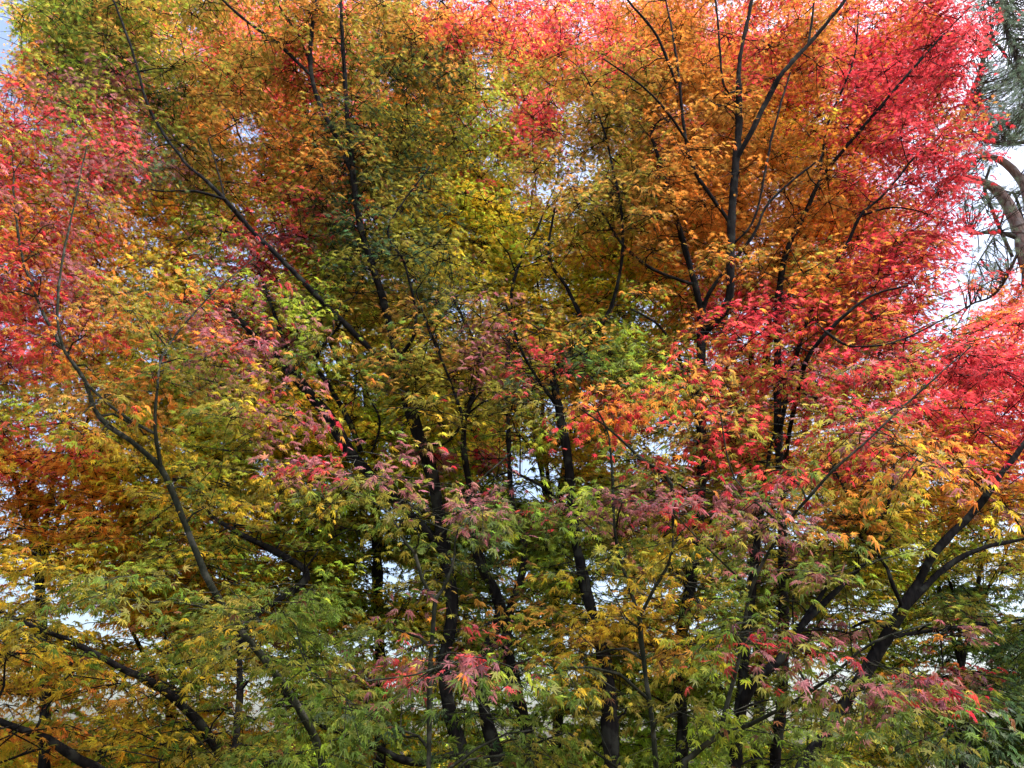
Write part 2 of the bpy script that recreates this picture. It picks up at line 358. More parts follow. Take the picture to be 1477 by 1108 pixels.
    # leaves in opposite pairs along each spray, with side twiglets
    nS = len(SP); J = 25 if kind == 'near' else 18
    tj = (np.arange(J) + rng.uniform(0, .7, (nS, J))) / J * .95 + .12
    side = rng.choice([-1, 1], (nS, J)); perp = np.stack([-D[:, 1], D[:, 0], np.zeros(nS)], -1); perp = norm(perp)
    off = side * rng.uniform(.0, .15, (nS, J)) * (1.15 - tj * .6)
    pos = B[:, None] + D[:, None] * (L[:, None] * tj)[..., None] + perp[:, None] * off[..., None]
    pos[:, :, 2] -= L[:, None] * tj ** 2 * .16 + (np.abs(off) * .2 if kind == 'near' else -.015); pos += rng.normal(0, .012, pos.shape)
    tip = norm(D[:, None] * (.5 + tj)[..., None] + perp[:, None] * (side * .8)[..., None] + rng.normal(0, .35, pos.shape) + np.array([0, 0, -.3]))
    # hues: mostly one per spray
    px, py, _ = proj(pos[:, J // 2]); hs = hue(pos[:, J // 2], px, py, back, 13)
    hs = np.repeat(hs[:, None], J, 1).reshape(-1, 3)
    pos = pos.reshape(-1, 3); tip = tip.reshape(-1, 3)
    px, py, _ = proj(pos); hl = hue(pos, px, py, back, 24); w = (rng.random(len(pos)) < .3)[:, None]
    hs = np.where(w, hl, hs * .85 + hl * .15)
    k = limb_keep(px, py, pos[:, 1]) & (gap_keep(px, py, .7, back) if open_gaps else np.ones(len(px), bool)) & (pos[:, 2] > .25) & (rng.random(len(px)) < .95)
    pos, tip, hs = pos[k], tip[k], hs[k]; n = len(pos)
    up = norm(np.array([0, -.18, 1.0]) + rng.normal(0, .42, (n, 3)))
    x = norm(np.cross(tip, up)); z = np.cross(x, tip)
    sc = leafsize * (.86 if kind == 'near' else LSZ * .95) * rng.uniform(.72, 1.28, n) * np.where(rng.random(n) < .06, .55, 1)
    tv, tf = TPL[kind]; m = len(tv)
    lv = np.repeat(tv[None], n, 0); lv[:, :, 2] *= rng.uniform(-.5, 4.2, n)[:, None]
    lv[:, :, 0] *= rng.uniform(.8, 1.08, n)[:, None]
    lv *= sc[:, None, None]
    V = pos[:, None] + lv[..., 0:1] * x[:, None] + lv[..., 1:2] * tip[:, None] + lv[..., 2:3] * z[:, None]
    F = (tf[None] + (np.arange(n) * m)[:, None, None]).reshape(-1, 3)
    br = rng.lognormal(0, .22, n)[:, None]; shift = rng.normal(0, .07, (n, 3))
    cc = np.clip(hs * br * (1 + shift) * tint, .004, .9)
    # a few leaves are curled and browned
    bad = rng.random(n) < .025; cc[bad] = np.array([.16, .07, .03]) * rng.uniform(.6, 1.4, (bad.sum(), 1))
    crown = make_mesh('crown', V.reshape(-1, 3) - base, F, leafmat, root, colour=np.repeat(cc, m, 0))
    STAT.append(n)
    return root

# ================================================================= ground
def ground():
    n = 160; s = np.linspace(-1, 1, n); s = np.sign(s) * np.abs(s) ** 3 * 400
    X, Yy = np.meshgrid(s, s); Z = .05 * np.sin(X * .5) * np.cos(Yy * .37) + .02 * np.sin(X * 1.9 + Yy)
    Z *= np.clip(30 / (1 + np.hypot(X, Yy)), 0, 1); Z -= .03
    V = np.stack([X, Yy, Z], -1).reshape(-1, 3); i = np.arange(n * n).reshape(n, n)
    F = np.stack([i[:-1, :-1], i[:-1, 1:], i[1:, 1:], i[1:, :-1]], -1).reshape(-1, 4)
    m, t = new_mat('mossy_ground'); N, L = t.nodes, t.links
    tc = N.new('ShaderNodeTexCoord'); n1 = N.new('ShaderNodeTexNoise'); n1.inputs['Scale'].default_value = 14; n1.inputs['Detail'].default_value = 8
    L.new(tc.outputs['Object'], n1.inputs['Vector']); r = N.new('ShaderNodeValToRGB'); e = r.color_ramp.elements
    e[0].position = .35; e[0].color = (.03, .05, .015, 1); e[1].position = .7; e[1].color = (.16, .09, .035, 1)
    L.new(n1.outputs[0], r.inputs[0]); p = N.new('ShaderNodeBsdfPrincipled'); p.inputs['Roughness'].default_value = .95
    L.new(r.outputs[0], p.inputs['Base Color']); o = N.new('ShaderNodeOutputMaterial'); L.new(p.outputs[0], o.inputs[0])
    g = make_mesh('ground', V, F, m, smooth=True); g['kind'] = 'structure'
ground()

# ================================================================= maples standing in front
build_tree('japanese_maple', 'slender maple at the left, thin grey-green stem forking halfway up, green sprays crossing its foot',
    [('trunk', [(470, 1120, 4.2, 14), (432, 1020, 4.1, 13), (385, 955, 4.05, 12.5), (345, 905, 4.0, 12), (308, 850, 3.95, 12), (280, 790, 3.9, 11), (255, 725, 3.9, 11), (232, 675, 3.9, 10)]),
     ('bough', [(232, 675, 3.9, 11), (190, 635, 3.9, 9), (145, 600, 3.95, 8), (122, 545, 4.0, 7), (88, 490, 4.1, 6), (50, 420, 4.2, 5), (28, 340, 4.3, 4), (20, 250, 4.4, 2.5)]),
     ('bough', [(232, 675, 3.9, 9), (224, 620, 3.8, 7), (226, 560, 3.8, 5), (240, 500, 3.9, 4), (300, 430, 4.0, 3), (370, 370, 4.2, 2)]),
     ('bough', [(222, 625, 3.85, 6), (165, 590, 3.8, 5), (120, 545, 3.8, 5), (88, 480, 3.8, 4.5), (92, 380, 3.9, 4), (108, 290, 4.0, 3), (125, 210, 4.1, 2)]),
     ('bough', [(335, 888, 4.0, 6), (270, 872, 3.8, 4.5), (200, 868, 3.6, 3.5), (120, 850, 3.5, 2)])],
    [(70, 300, 130, 190, 4.0, 5.3, .95), (40, 480, 110, 110, 3.9, 5.0, .9), (210, 480, 150, 110, 3.6, 4.8, .95), (380, 540, 110, 120, 3.5, 4.7, .8), (180, 600, 190, 50, 3.5, 4.7, .6),
     (330, 400, 110, 60, 4.2, 5.1, .7), (230, 860, 270, 46, 3.1, 4.1, 1.0), (60, 830, 130, 40, 3.1, 4.0, .8), (300, 700, 130, 70, 3.9, 4.8, .45), (-80, 500, 80, 350, 3.6, 5.1, .5)],
    kind='near', bark=M_BARK_GREEN, leafmat=M_LEAF_NEAR, leafsize=.066)
build_tree('japanese_maple', 'maple whose dark boughs reach out low to the bottom left corner',
    [('trunk', [(400, 1260, 5.2, 30), (370, 1170, 5.2, 27), (335, 1110, 5.2, 22)]),
     ('bough', [(335, 1110, 5.2, 20), (300, 1060, 5.15, 17), (270, 1025, 5.1, 15), (225, 988, 5.1, 14), (170, 962, 5.0, 11), (110, 930, 5.0, 9), (50, 905, 5.0, 8), (0, 880, 5.0, 6), (-70, 850, 5, 4)]),
     ('bough', [(370, 1170, 5.2, 20), (250, 1160, 5.0, 18), (135, 1108, 4.8, 16), (70, 1068, 4.7, 14), (0, 1043, 4.6, 11), (-80, 1000, 4.6, 7)]),
     ('bough', [(100, 1085, 4.75, 6), (60, 1080, 4.9, 5), (0, 1100, 5, 4)]),
     ('bough', [(225, 988, 5.1, 5), (260, 1010, 5.3, 4), (245, 930, 5.4, 3), (200, 880, 5.5, 2)]),
     ('bough', [(335, 1110, 5.2, 14), (345, 1000, 5.6, 12), (355, 900, 5.9, 10), (440, 832, 6, 13), (405, 800, 6.1, 12), (350, 772, 6.2, 9), (300, 740, 6.3, 6), (250, 690, 6.4, 4)])],
    [(100, 1000, 230, 90, 4.4, 6.0, .75), (250, 930, 200, 70, 4.6, 6.2, .7), (330, 1060, 150, 60, 4.2, 5.6, .8), (350, 740, 170, 90, 5.6, 7, .7), (150, 1090, 250, 50, 4.2, 5.2, .7), (-80, 950, 80, 150, 4.4, 6, .4)])
build_tree('japanese_maple', 'tall maple of several black stems left of centre, rusty orange and dark green crown',
    [('trunk', [(672, 1120, 6.3, 26), (652, 1040, 6.3, 25), (640, 960, 6.3, 22), (652, 880, 6.3, 22), (640, 790, 6.3, 22), (626, 700, 6.2, 22), (606, 638, 6.1, 22), (582, 560, 6.0, 19), (565, 480, 6.0, 15)]),
     ('bough', [(565, 480, 6, 14), (545, 410, 6, 13), (520, 330, 6, 11), (508, 250, 6, 10), (500, 150, 6, 8), (494, 60, 6.0, 7), (490, -60, 6.1, 4)]),
     ('bough', [(508, 250, 6, 8), (480, 190, 5.9, 8), (460, 150, 5.9, 8), (447, 100, 5.9, 8), (450, 40, 5.9, 7), (462, -50, 5.9, 4)]),
     ('bough', [(450, 110, 5.9, 6), (400, 62, 5.8, 6), (345, 22, 5.8, 5), (290, -30, 5.7, 3)]),
     ('bough', [(447, 90, 5.9, 4), (430, 50, 6, 4), (405, 10, 6, 3), (395, -40, 6, 2)]),
     ('bough', [(582, 560, 6.0, 10), (520, 490, 5.8, 10), (460, 430, 5.6, 10), (405, 372, 5.5, 9), (362, 330, 5.5, 9), (325, 288, 5.4, 8), (292, 256, 5.4, 6), (262, 230, 5.5, 5), (215, 160, 5.6, 5), (185, 60, 5.6, 4), (150, -30, 5.7, 3)]),
     ('bough', [(325, 288, 5.4, 5), (282, 277, 5.3, 5), (225, 275, 5.3, 3), (180, 260, 5.3, 2)]),
     ('bough', [(325, 288, 5.4, 3.5), (318, 260, 5.5, 3), (300, 200, 5.6, 2)]),
     ('bough', [(575, 520, 6, 9), (600, 470, 5.8, 7), (585, 380, 5.7, 5), (560, 330, 5.6, 4), (620, 240, 5.6, 3)]),
     ('bough', [(640, 790, 6.3, 14), (585, 735, 6.3, 16), (508, 655, 6.3, 19), (472, 600, 6.3, 17), (430, 548, 6.2, 15), (395, 512, 6.2, 12), (350, 466, 6.1, 9), (300, 420, 6.1, 5)]),
     ('bough', [(508, 655, 6.35, 15), (478, 600, 6.4, 12), (448, 565, 6.4, 11), (420, 520, 6.5, 9), (395, 450, 6.5, 6), (370, 380, 6.5, 4)]),
     ('bough', [(520, 650, 6.5, 9), (500, 600, 6.6, 10), (475, 560, 6.6, 8), (455, 520, 6.7, 6), (490, 470, 6.7, 4), (505, 430, 6.8, 3)]),
     ('bough', [(535, 655, 6.4, 4), (548, 610, 6.4, 4), (530, 570, 6.4, 3), (505, 500, 6.4, 2)]),
     ('trunk', [(722, 1120, 6.5, 26), (703, 1040, 6.5, 24), (695, 960, 6.5, 20), (722, 880, 6.5, 20), (690, 800, 6.5, 18), (680, 720, 6.5, 14), (668, 620, 6.5, 10), (690, 520, 6.5, 7), (650, 420, 6.4, 5)]),
     ('trunk', [(770, 1120, 6.6, 30), (760, 1050, 6.6, 28), (742, 980, 6.6, 24), (735, 900, 6.7, 20), (760, 800, 6.9, 14), (740, 700, 7, 10), (735, 460, 7.2, 8), (748, 385, 7.3, 6), (775, 330, 7.4, 4), (800, 270, 7.5, 2)]),
     ('bough', [(665, 1085, 6.3, 14), (595, 1100, 6.1, 14), (520, 1066, 5.9, 12), (450, 1040, 5.7, 8), (400, 990, 5.6, 5)]),
     ('bough', [(606, 638, 6.1, 5), (640, 640, 5.8, 5), (665, 605, 5.7, 6), (648, 550, 5.7, 5), (620, 480, 5.7, 5), (600, 420, 5.7, 3)])],
    [(340, 40, 280, 110, 5.6, 7.6, .85), (520, 120, 190, 130, 5.6, 7.4, .9), (250, 180, 170, 110, 5.6, 7.2, .75), (560, 290, 150, 120, 5.4, 7.0, 1.15), (400, 280, 150, 110, 5.8, 7.4, .65),
     (590, 440, 160, 110, 5.4, 7.0, .95), (640, 540, 150, 80, 5.2, 6.8, 1.0), (450, 450, 130, 90, 5.8, 7.0, .75), (130, 60, 120, 100, 5.8, 7.4, .75), (350, -80, 400, 60, 5.8, 7.6, .5), (540, 1000, 130, 90, 5.6, 7.1, .5)])
build_tree('japanese_maple', 'olive and bronze maple on one thick rough trunk, just right of the black stems',
    [('trunk', [(884, 1120, 6.0, 38), (880, 1060, 6.0, 35), (878, 1000, 6.0, 32), (868, 930, 6.1, 26), (848, 860, 6.2, 22), (836, 800, 6.3, 20), (826, 740, 6.4, 20), (818, 660, 6.5, 19), (806, 590, 6.6, 17), (796, 540, 6.6, 14)]),
     ('bough', [(796, 540, 6.6, 11), (840, 480, 6.6, 9), (820, 420, 6.6, 7), (790, 370, 6.6, 5), (800, 300, 6.6, 4)]),
     ('bough', [(796, 540, 6.6, 10), (860, 480, 6.4, 8), (890, 420, 6.3, 6), (900, 330, 6.2, 5), (880, 220, 6.2, 4), (850, 120, 6.2, 3)]),
     ('bough', [(806, 590, 6.6, 8), (760, 520, 6.2, 6), (730, 440, 6.0, 4)]),
     ('bough', [(826, 740, 6.4, 8), (780, 700, 6.2, 6), (740, 680, 6.0, 4)])],
    [(870, 130, 120, 90, 5.8, 7.4, .75), (880, 240, 140, 80, 5.6, 7.2, 1.0), (820, 320, 130, 60, 5.8, 7.2, .7), (790, 520, 120, 70, 5.2, 6.8, 1.05), (760, 800, 150, 90, 5.6, 7.4, .8), (700, 640, 120, 50, 5.4, 6.9, .6),
     (700, 450, 110, 60, 5.6, 7.0, .8), (700, 560, 120, 50, 5.2, 6.6, .9), (740, 960, 150, 90, 5.6, 7.0, .65), (880, 960, 110, 80, 5.4, 6.8, .6), (700, 50, 120, 60, 5.9, 7.4, .9)])
build_tree('japanese_maple', 'orange maple with a straight dark upright leader and forked black limbs',
    [('trunk', [(985, 1120, 6.4, 22), (983, 1040, 6.4, 21), (980, 940, 6.4, 20), (1000, 830, 6.4, 20), (1015, 700, 6.4, 18), (1010, 580, 6.4, 17), (1012, 500, 6.4, 16), (1012, 448, 6.4, 16)]),
     ('bough', [(1012, 448, 6.4, 13), (1000, 405, 6.4, 12), (985, 350, 6.4, 11), (968, 290, 6.3, 9), (950, 230, 6.3, 7), (940, 190, 6.3, 6), (960, 165, 6.2, 3)]),
     ('bough', [(1015, 480, 6.4, 14), (1048, 440, 6.2, 15), (1053, 380, 6.1, 15), (1056, 300, 6.1, 14), (1062, 220, 6.1, 13), (1064, 140, 6.1, 12), (1066, 90, 6.1, 7), (1085, 0, 6.1, 6), (1090, -60, 6.1, 4)]),
     ('bough', [(1062, 230, 6.1, 9), (1085, 190, 6.0, 9), (1110, 140, 6.0, 9), (1130, 105, 5.9, 8), (1170, 60, 5.9, 7), (1215, 5, 5.8, 6), (1250, -50, 5.8, 4)]),
     ('bough', [(1166, 62, 5.9, 4.5), (1172, 10, 5.9, 4), (1176, -50, 5.9, 3)]),
     ('bough', [(1052, 320, 6.1, 8), (1020, 275, 6.0, 7), (1002, 245, 6.0, 7), (990, 195, 6.0, 6), (982, 120, 5.9, 5), (972, 60, 5.9, 4), (960, 0, 5.9, 3)]),
     ('bough', [(995, 210, 6.0, 5), (960, 160, 5.8, 4.5), (920, 120, 5.7, 4), (870, 85, 5.6, 3)]),
     ('bough', [(975, 120, 5.9, 5), (945, 50, 5.7, 5), (905, 0, 5.6, 4), (880, -40, 5.6, 3)]),
     ('bough', [(1066, 130, 6.1, 5), (1045, 125, 6, 4), (1035, 30, 6, 4), (1030, -30, 6, 3)]),
     ('bough', [(1056, 355, 6.1, 4), (1090, 310, 6.0, 4), (1115, 190, 5.9, 4), (1140, 105, 5.9, 3)]),
     ('bough', [(1012, 450, 6.4, 9), (1030, 410, 6.3, 7), (1085, 340, 6.2, 5), (1110, 290, 6.2, 4), (1175, 235, 6.2, 4)]),
     ('bough', [(1000, 410, 6.4, 6), (940, 388, 6.2, 6), (895, 350, 6.1, 5), (860, 295, 6.0, 4), (825, 268, 6.0, 3)]),
     ('bough', [(1010, 590, 6.4, 8), (960, 480, 6.2, 5), (900, 440, 6, 3)])],
    [(1050, 60, 180, 110, 5.9, 7.8, .85), (1010, 200, 150, 120, 5.9, 7.8, .8), (1100, 280, 110, 130, 6.3, 7.8, .8), (950, 320, 120, 80, 5.7, 7.4, .8), (1010, 390, 130, 70, 6.8, 8.0, .5), (930, 480, 110, 80, 5.7, 7.2, 1.0),
     (960, 600, 130, 90, 5.3, 7.0, .9), (960, 780, 110, 110, 5.7, 7.4, .7), (1050, -90, 250, 60, 5.9, 7.6, .5), (980, 950, 110, 90, 5.5, 7.1, .5)])
build_tree('japanese_maple', 'crimson maple filling the upper right beside the pine, deep red outer leaves',
    [('trunk', [(1120, 1120, 7.6, 20), (1128, 1000, 7.6, 19), (1130, 850, 7.6, 18), (1125, 700, 7.5, 16), (1120, 560, 7.4, 15), (1122, 430, 7.3, 13)]),
     ('bough', [(1122, 430, 7.3, 12), (1136, 360, 7.2, 10), (1165, 300, 7.1, 8), (1190, 250, 7.0, 6), (1240, 190, 6.8, 6), (1290, 130, 6.7, 5), (1350, 60, 6.6, 4), (1400, 10, 6.6, 2)]),
     ('bough', [(1125, 620, 7.4, 9), (1160, 480, 6.8, 7), (1190, 410, 6.6, 7), (1225, 350, 6.5, 6), (1245, 310, 6.4, 5), (1280, 278, 6.4, 4), (1340, 200, 6.4, 3)]),
     ('bough', [(1245, 310, 6.4, 4), (1300, 300, 6.3, 3), (1370, 320, 6.3, 2)]),
     ('bough', [(1125, 700, 7.5, 9), (1140, 600, 6, 8), (1160, 520, 5.4, 8), (1200, 470, 5.2, 7), (1250, 428, 5.1, 5), (1310, 412, 5.1, 3)]),
     ('bough', [(1190, 478, 5.2, 5), (1230, 500, 5.1, 4), (1300, 490, 5.1, 3), (1400, 440, 5.2, 2)]),
     ('bough', [(1180, 270, 7.0, 4), (1195, 180, 6.9, 4), (1230, 90, 6.8, 3), (1240, 0, 6.8, 2)])],
    [(1385, 60, 55, 55, 6.0, 7.2, 1.0), (1375, 200, 40, 60, 6.0, 7.2, 1.0), (1392, 300, 28, 50, 6, 7.2, 1.0), (1260, 100, 130, 120, 6.3, 8.1, .85), (1370, 20, 60, 50, 6.5, 7.7, .7), (1290, 270, 100, 130, 6.1, 7.7, .95), (1230, 420, 140, 90, 5.7, 7.3, .9), (1170, 510, 160, 80, 5.3, 6.5, .9), (1370, 180, 40, 40, 6.5, 7.5, .8),
     (1340, 360, 55, 60, 5.9, 7.3, .8), (1350, 540, 120, 70, 5.3, 6.9, .9), (1440, 540, 90, 90, 5.5, 7.1, .8), (1300, -80, 150, 50, 6.5, 7.7, .5), (1530, 560, 80, 120, 5.5, 7.1, .5)])
build_tree('japanese_maple', 'amber maple whose thick black leaning bough forks toward the right edge',
    [('trunk', [(1150, 1130, 5.8, 24), (1185, 1060, 5.8, 23), (1235, 985, 5.7, 22), (1270, 930, 5.7, 22), (1300, 882, 5.6, 22)]),
     ('bough', [(1300, 882, 5.6, 17), (1325, 840, 5.6, 15), (1350, 795, 5.5, 14), (1400, 745, 5.5, 13), (1435, 700, 5.4, 12), (1480, 640, 5.4, 9), (1540, 560, 5.4, 5)]),
     ('bough', [(1302, 880, 5.6, 12), (1340, 840, 5.6, 11), (1375, 810, 5.6, 10), (1420, 790, 5.6, 8), (1480, 775, 5.6, 5), (1550, 760, 5.6, 3)]),
     ('bough', [(1275, 920, 5.7, 8), (1340, 910, 5.7, 7), (1420, 900, 5.7, 6), (1480, 893, 5.7, 5), (1560, 880, 5.7, 3)]),
     ('bough', [(1302, 876, 5.6, 7), (1290, 850, 5.5, 7), (1280, 820, 5.5, 7), (1266, 800, 5.5, 5), (1215, 700, 5.3, 4), (1180, 630, 5.2, 3)]),
     ('bough', [(1266, 800, 5.5, 4), (1240, 770, 5.4, 6), (1275, 740, 5.3, 6), (1288, 690, 5.3, 5), (1290, 620, 5.3, 3)]),
     ('bough', [(1275, 905, 5.7, 6), (1255, 895, 5.8, 6), (1230, 905, 6, 4)])],
    [(1380, 680, 150, 80, 5.3, 6.8, .75), (1400, 830, 130, 80, 5.7, 7.2, .75), (1320, 980, 150, 80, 5.3, 6.8, .65), (1230, 700, 110, 80, 5.1, 6.4, .7), (1440, 930, 100, 60, 5.3, 7.0, .7), (1540, 800, 80, 200, 5.3, 7.0, .4)])
build_tree('japanese_maple', 'yellow-green maple with a narrow upright stem, just left of the thick forking bough',
    [('trunk', [(1062, 1130, 6.0, 22), (1068, 1040, 6.0, 21), (1072, 980, 6.0, 19), (1076, 920, 6.0, 18), (1084, 860, 6.0, 17), (1090, 800, 6.0, 14), (1098, 740, 6.0, 10), (1110, 650, 6.0, 7)]),
     ('bough', [(1064, 1100, 6.0, 16), (1075, 1010, 5.8, 18), (1100, 975, 5.7, 18), (1125, 955, 5.7, 15), (1150, 912, 5.7, 13), (1180, 880, 5.7, 12), (1215, 845, 5.7, 9), (1255, 805, 5.7, 6), (1300, 760, 5.7, 3)]),
     ('bough', [(1148, 915, 5.7, 9), (1165, 885, 5.7, 9), (1182, 862, 5.7, 8), (1205, 820, 5.7, 4)]),
     ('bough', [(1144, 905, 5.7, 3), (1143, 860, 5.6, 3), (1150, 840, 5.6, 2)]),
     ('bough', [(1155, 910, 5.7, 6), (1190, 908, 5.7, 5), (1230, 915, 5.7, 3)])],
    [(1120, 620, 140, 80, 5.2, 6.3, .8), (1130, 770, 150, 80, 5.4, 6.7, .75), (1070, 890, 130, 80, 5.8, 7.1, .8), (1180, 880, 110, 70, 6.2, 7.3, .7), (1120, 1040, 130, 70, 5.8, 7.1, .6)])
build_tree('maple_sapling', 'thin green-barked young maple in front of the thick trunk, yellow leaves round its fork',
    [('trunk', [(945, 1130, 3.5, 9), (938, 1040, 3.5, 9), (930, 980, 3.5, 9), (924, 925, 3.5, 9), (922, 890, 3.5, 9)]),
     ('bough', [(922, 890, 3.5, 7), (905, 835, 3.5, 6), (892, 790, 3.45, 6), (887, 730, 3.4, 5), (884, 680, 3.4, 5), (878, 630, 3.4, 4), (860, 590, 3.4, 3), (835, 570, 3.4, 2)]),
     ('bough', [(922, 890, 3.5, 6), (945, 850, 3.5, 6), (965, 815, 3.5, 5), (975, 780, 3.5, 3), (1005, 740, 3.5, 2)]),
     ('bough', [(970, 800, 3.5, 4), (970, 700, 3.4, 7), (935, 668, 3.3, 6), (900, 638, 3.3, 5), (870, 612, 3.3, 4), (830, 585, 3.3, 2)])],
    [(870, 690, 90, 90, 3.1, 3.9, .6), (910, 850, 150, 60, 3.1, 4.1, .85), (850, 930, 130, 60, 3.0, 3.8, .8), (960, 960, 110, 70, 3.2, 4.2, .7), (880, 590, 60, 30, 3.1, 3.6, .7), (800, 1060, 160, 50, 3.3, 4.3, .8), (980, 720, 80, 60, 3.1, 3.9, .5)],
    kind='near', bark=M_BARK_GREEN, leafmat=M_LEAF_NEAR, leafsize=.064)
build_tree('maple_sapling', 'thin grey young maple with a narrow fork, one coral pink spray low down',
    [('trunk', [(618, 1130, 3.3, 9), (620, 1040, 3.3, 9), (622, 960, 3.3, 9), (624, 910, 3.3, 8), (628, 865, 3.3, 8)]),
     ('bough', [(628, 865, 3.3, 6), (608, 835, 3.3, 6), (598, 800, 3.3, 6), (585, 785, 3.3, 5), (560, 740, 3.3, 3), (500, 700, 3.3, 2)]),
     ('bough', [(628, 865, 3.3, 6), (645, 835, 3.3, 5), (655, 800, 3.3, 4), (662, 760, 3.3, 3), (690, 700, 3.3, 2), (740, 650, 3.3, 2)]),
     ('bough', [(622, 970, 3.3, 4), (660, 955, 2.9, 3), (600, 975, 2.7, 2), (530, 982, 2.6, 1.5)])],
    [(620, 740, 140, 70, 2.9, 3.7, .85), (520, 700, 110, 40, 2.9, 3.6, .85), (700, 690, 90, 60, 2.9, 3.6, .5), (600, 880, 130, 50, 3.0, 3.8, .6), (625, 962, 125, 15, 2.8, 3.1, 1.5), (500, 1000, 160, 80, 3.1, 4.1, .65), (650, 1070, 170, 50, 3.1, 4.1, .85), (430, 870, 110, 50, 3.2, 4.2, .7)],
    kind='near', bark=M_BARK_GREEN, leafmat=M_LEAF_NEAR, leafsize=.064)
build_tree('japanese_maple', 'low spreading maple at the lower right, thin arching olive stem, mauve and bronze sprays',
    [('trunk', [(985, 1140, 3.4, 12), (1000, 1090, 3.4, 11), (1035, 1062, 3.35, 10)]),
     ('bough', [(1035, 1062, 3.35, 8), (1080, 1045, 3.3, 7), (1140, 1015, 3.2, 6), (1200, 975, 3.1, 5), (1260, 925, 3.0, 4), (1340, 900, 3.0, 2)]),
     ('bough', [(1035, 1062, 3.35, 8), (1060, 960, 3.3, 7), (1080, 850, 3.2, 6), (1130, 760, 3.1, 5), (1180, 700, 3.0, 5), (1240, 640, 3.0, 4), (1330, 560, 3.0, 3), (1400, 500, 3.0, 2)]),
     ('bough', [(1130, 760, 3.1, 4), (1060, 690, 3.1, 3), (1040, 600, 3.1, 2)]),
     ('bough', [(1080, 850, 3.2, 4), (1020, 790, 3.1, 3), (970, 740, 3.0, 2)])],
    [(1180, 640, 190, 60, 2.8, 3.6, .8), (1060, 560, 110, 70, 3.0, 3.8, .7), (1060, 740, 150, 55, 2.8, 3.5, .75), (1240, 960, 190, 50, 2.7, 3.3, .8), (1130, 830, 90, 40, 2.8, 3.4, .7), (1110, 930, 60, 40, 2.8, 3.2, .6), (1280, 1020, 200, 60, 2.8, 3.6, .7), (1120, 1070, 170, 50, 3.0, 4.0, .8), (1290, 560, 120, 60, 3.0, 3.8, .6)],
    kind='near', bark=M_BARK_GREEN, leafmat=M_LEAF_NEAR, leafsize=.064)

# ================================================================= maples behind
def auto_boughs(bx, Y, tips, w, fork_y):
    b = [('trunk', [(bx, 1150, Y, w), (bx + 6, 1000, Y, w * .9), (bx - 4, fork_y, Y, w * .75)])]
    for i, (tx, ty) in enumerate(tips):
        mx, my = bx + (tx - bx) * .45, fork_y + (ty - fork_y) * .45
        b.append(('bough', [(bx - 4, fork_y + 10 * (i % 2), Y, w * .5), (mx + (8 if i % 2 else -8), my, Y + .2, w * .33), (bx + (tx - bx) * .8, fork_y + (ty - fork_y) * .75, Y + .2 * (-1) ** i, w * .2), (tx, ty, Y + .3 * (-1) ** i, w * .08)]))
    return b
BK = dict(tint=1.5, kind='far', back=True, leafsize=.085, sprays_per=6)  # tint lifts leaf colour in place of light inside the shaded rear crowns
build_tree('japanese_maple', 'scarlet and orange maple far behind at the left edge', auto_boughs(60, 9.0, [(20, 150), (120, 260), (-60, 350), (160, 450), (40, 600), (150, 700)], 18, 820),
    [(300, 560, 170, 110, 8, 10, .9), (60, 230, 150, 130, 8, 10, .8), (60, 420, 160, 130, 8, 10, .8), (70, 680, 180, 110, 7.6, 9.6, 1.0), (230, 640, 120, 110, 8, 9.8, .8), (-90, 500, 80, 300, 8, 10, .4)], **BK)
build_tree('japanese_maple', 'pale yellow maple far behind the dark boughs at the lower left', auto_boughs(240, 10.0, [(150, 800), (330, 820), (80, 900), (420, 900), (260, 760)], 16, 1000),
    [(150, 1095, 260, 28, 10, 12, 1.3), (120, 880, 200, 110, 9, 11, .8), (330, 860, 170, 110, 9, 11, .8), (230, 780, 140, 70, 9, 11, .8), (160, 1040, 240, 70, 8.6, 10.6, .8), (450, 1010, 150, 90, 9, 11, .7)], **BK)
build_tree('japanese_maple', 'golden maple behind the rusty crown and the black stems left of centre', auto_boughs(540, 9.2, [(200, 60), (330, 150), (470, 60), (600, 180), (420, 320), (620, 380), (300, 380)], 20, 640),
    [(250, 100, 200, 120, 8.2, 10, .7), (470, 130, 200, 150, 8.2, 10, .8), (330, 330, 180, 130, 8, 10, .8), (560, 330, 170, 150, 8.2, 10, .85), (470, 520, 190, 120, 8.2, 10.2, .85), (560, 620, 200, 80, 7.6, 9.0, 1.0), (560, 680, 180, 90, 8.4, 10.4, .9), (400, 700, 150, 90, 8.4, 10.4, .8), (420, 835, 210, 60, 8.6, 10.6, .75), (560, 820, 150, 80, 8.4, 10.4, .7), (700, 90, 120, 80, 8.4, 10.4, .7), (640, 220, 100, 100, 8.4, 10.2, .7), (560, 960, 170, 110, 8.6, 10.5, .7), (120, 60, 110, 90, 8.4, 10, .6)], **BK)
build_tree('japanese_maple', 'bright yellow maple behind the opening at the centre, one scarlet clump at its top', auto_boughs(800, 10.0, [(770, 190), (690, 300), (740, 400), (860, 300), (900, 420), (830, 560)], 18, 760),
    [(650, 1095, 320, 28, 10, 12.5, 1.3), (680, 330, 90, 90, 9, 10.6, 1.1), (770, 200, 60, 50, 9, 10.4, 1.2), (800, 380, 130, 110, 9, 11, .9), (890, 430, 120, 110, 9, 11, .9), (760, 560, 170, 90, 8.6, 11, 1.2), (840, 740, 110, 130, 9, 11, .9), (700, 700, 140, 110, 9, 11, .8), (700, 840, 140, 120, 9.4, 11.4, .9), (950, 300, 110, 110, 9, 11, .7), (820, 1000, 190, 120, 9.4, 11.4, .6), (840, 70, 180, 80, 9, 10.8, .55)], **BK)
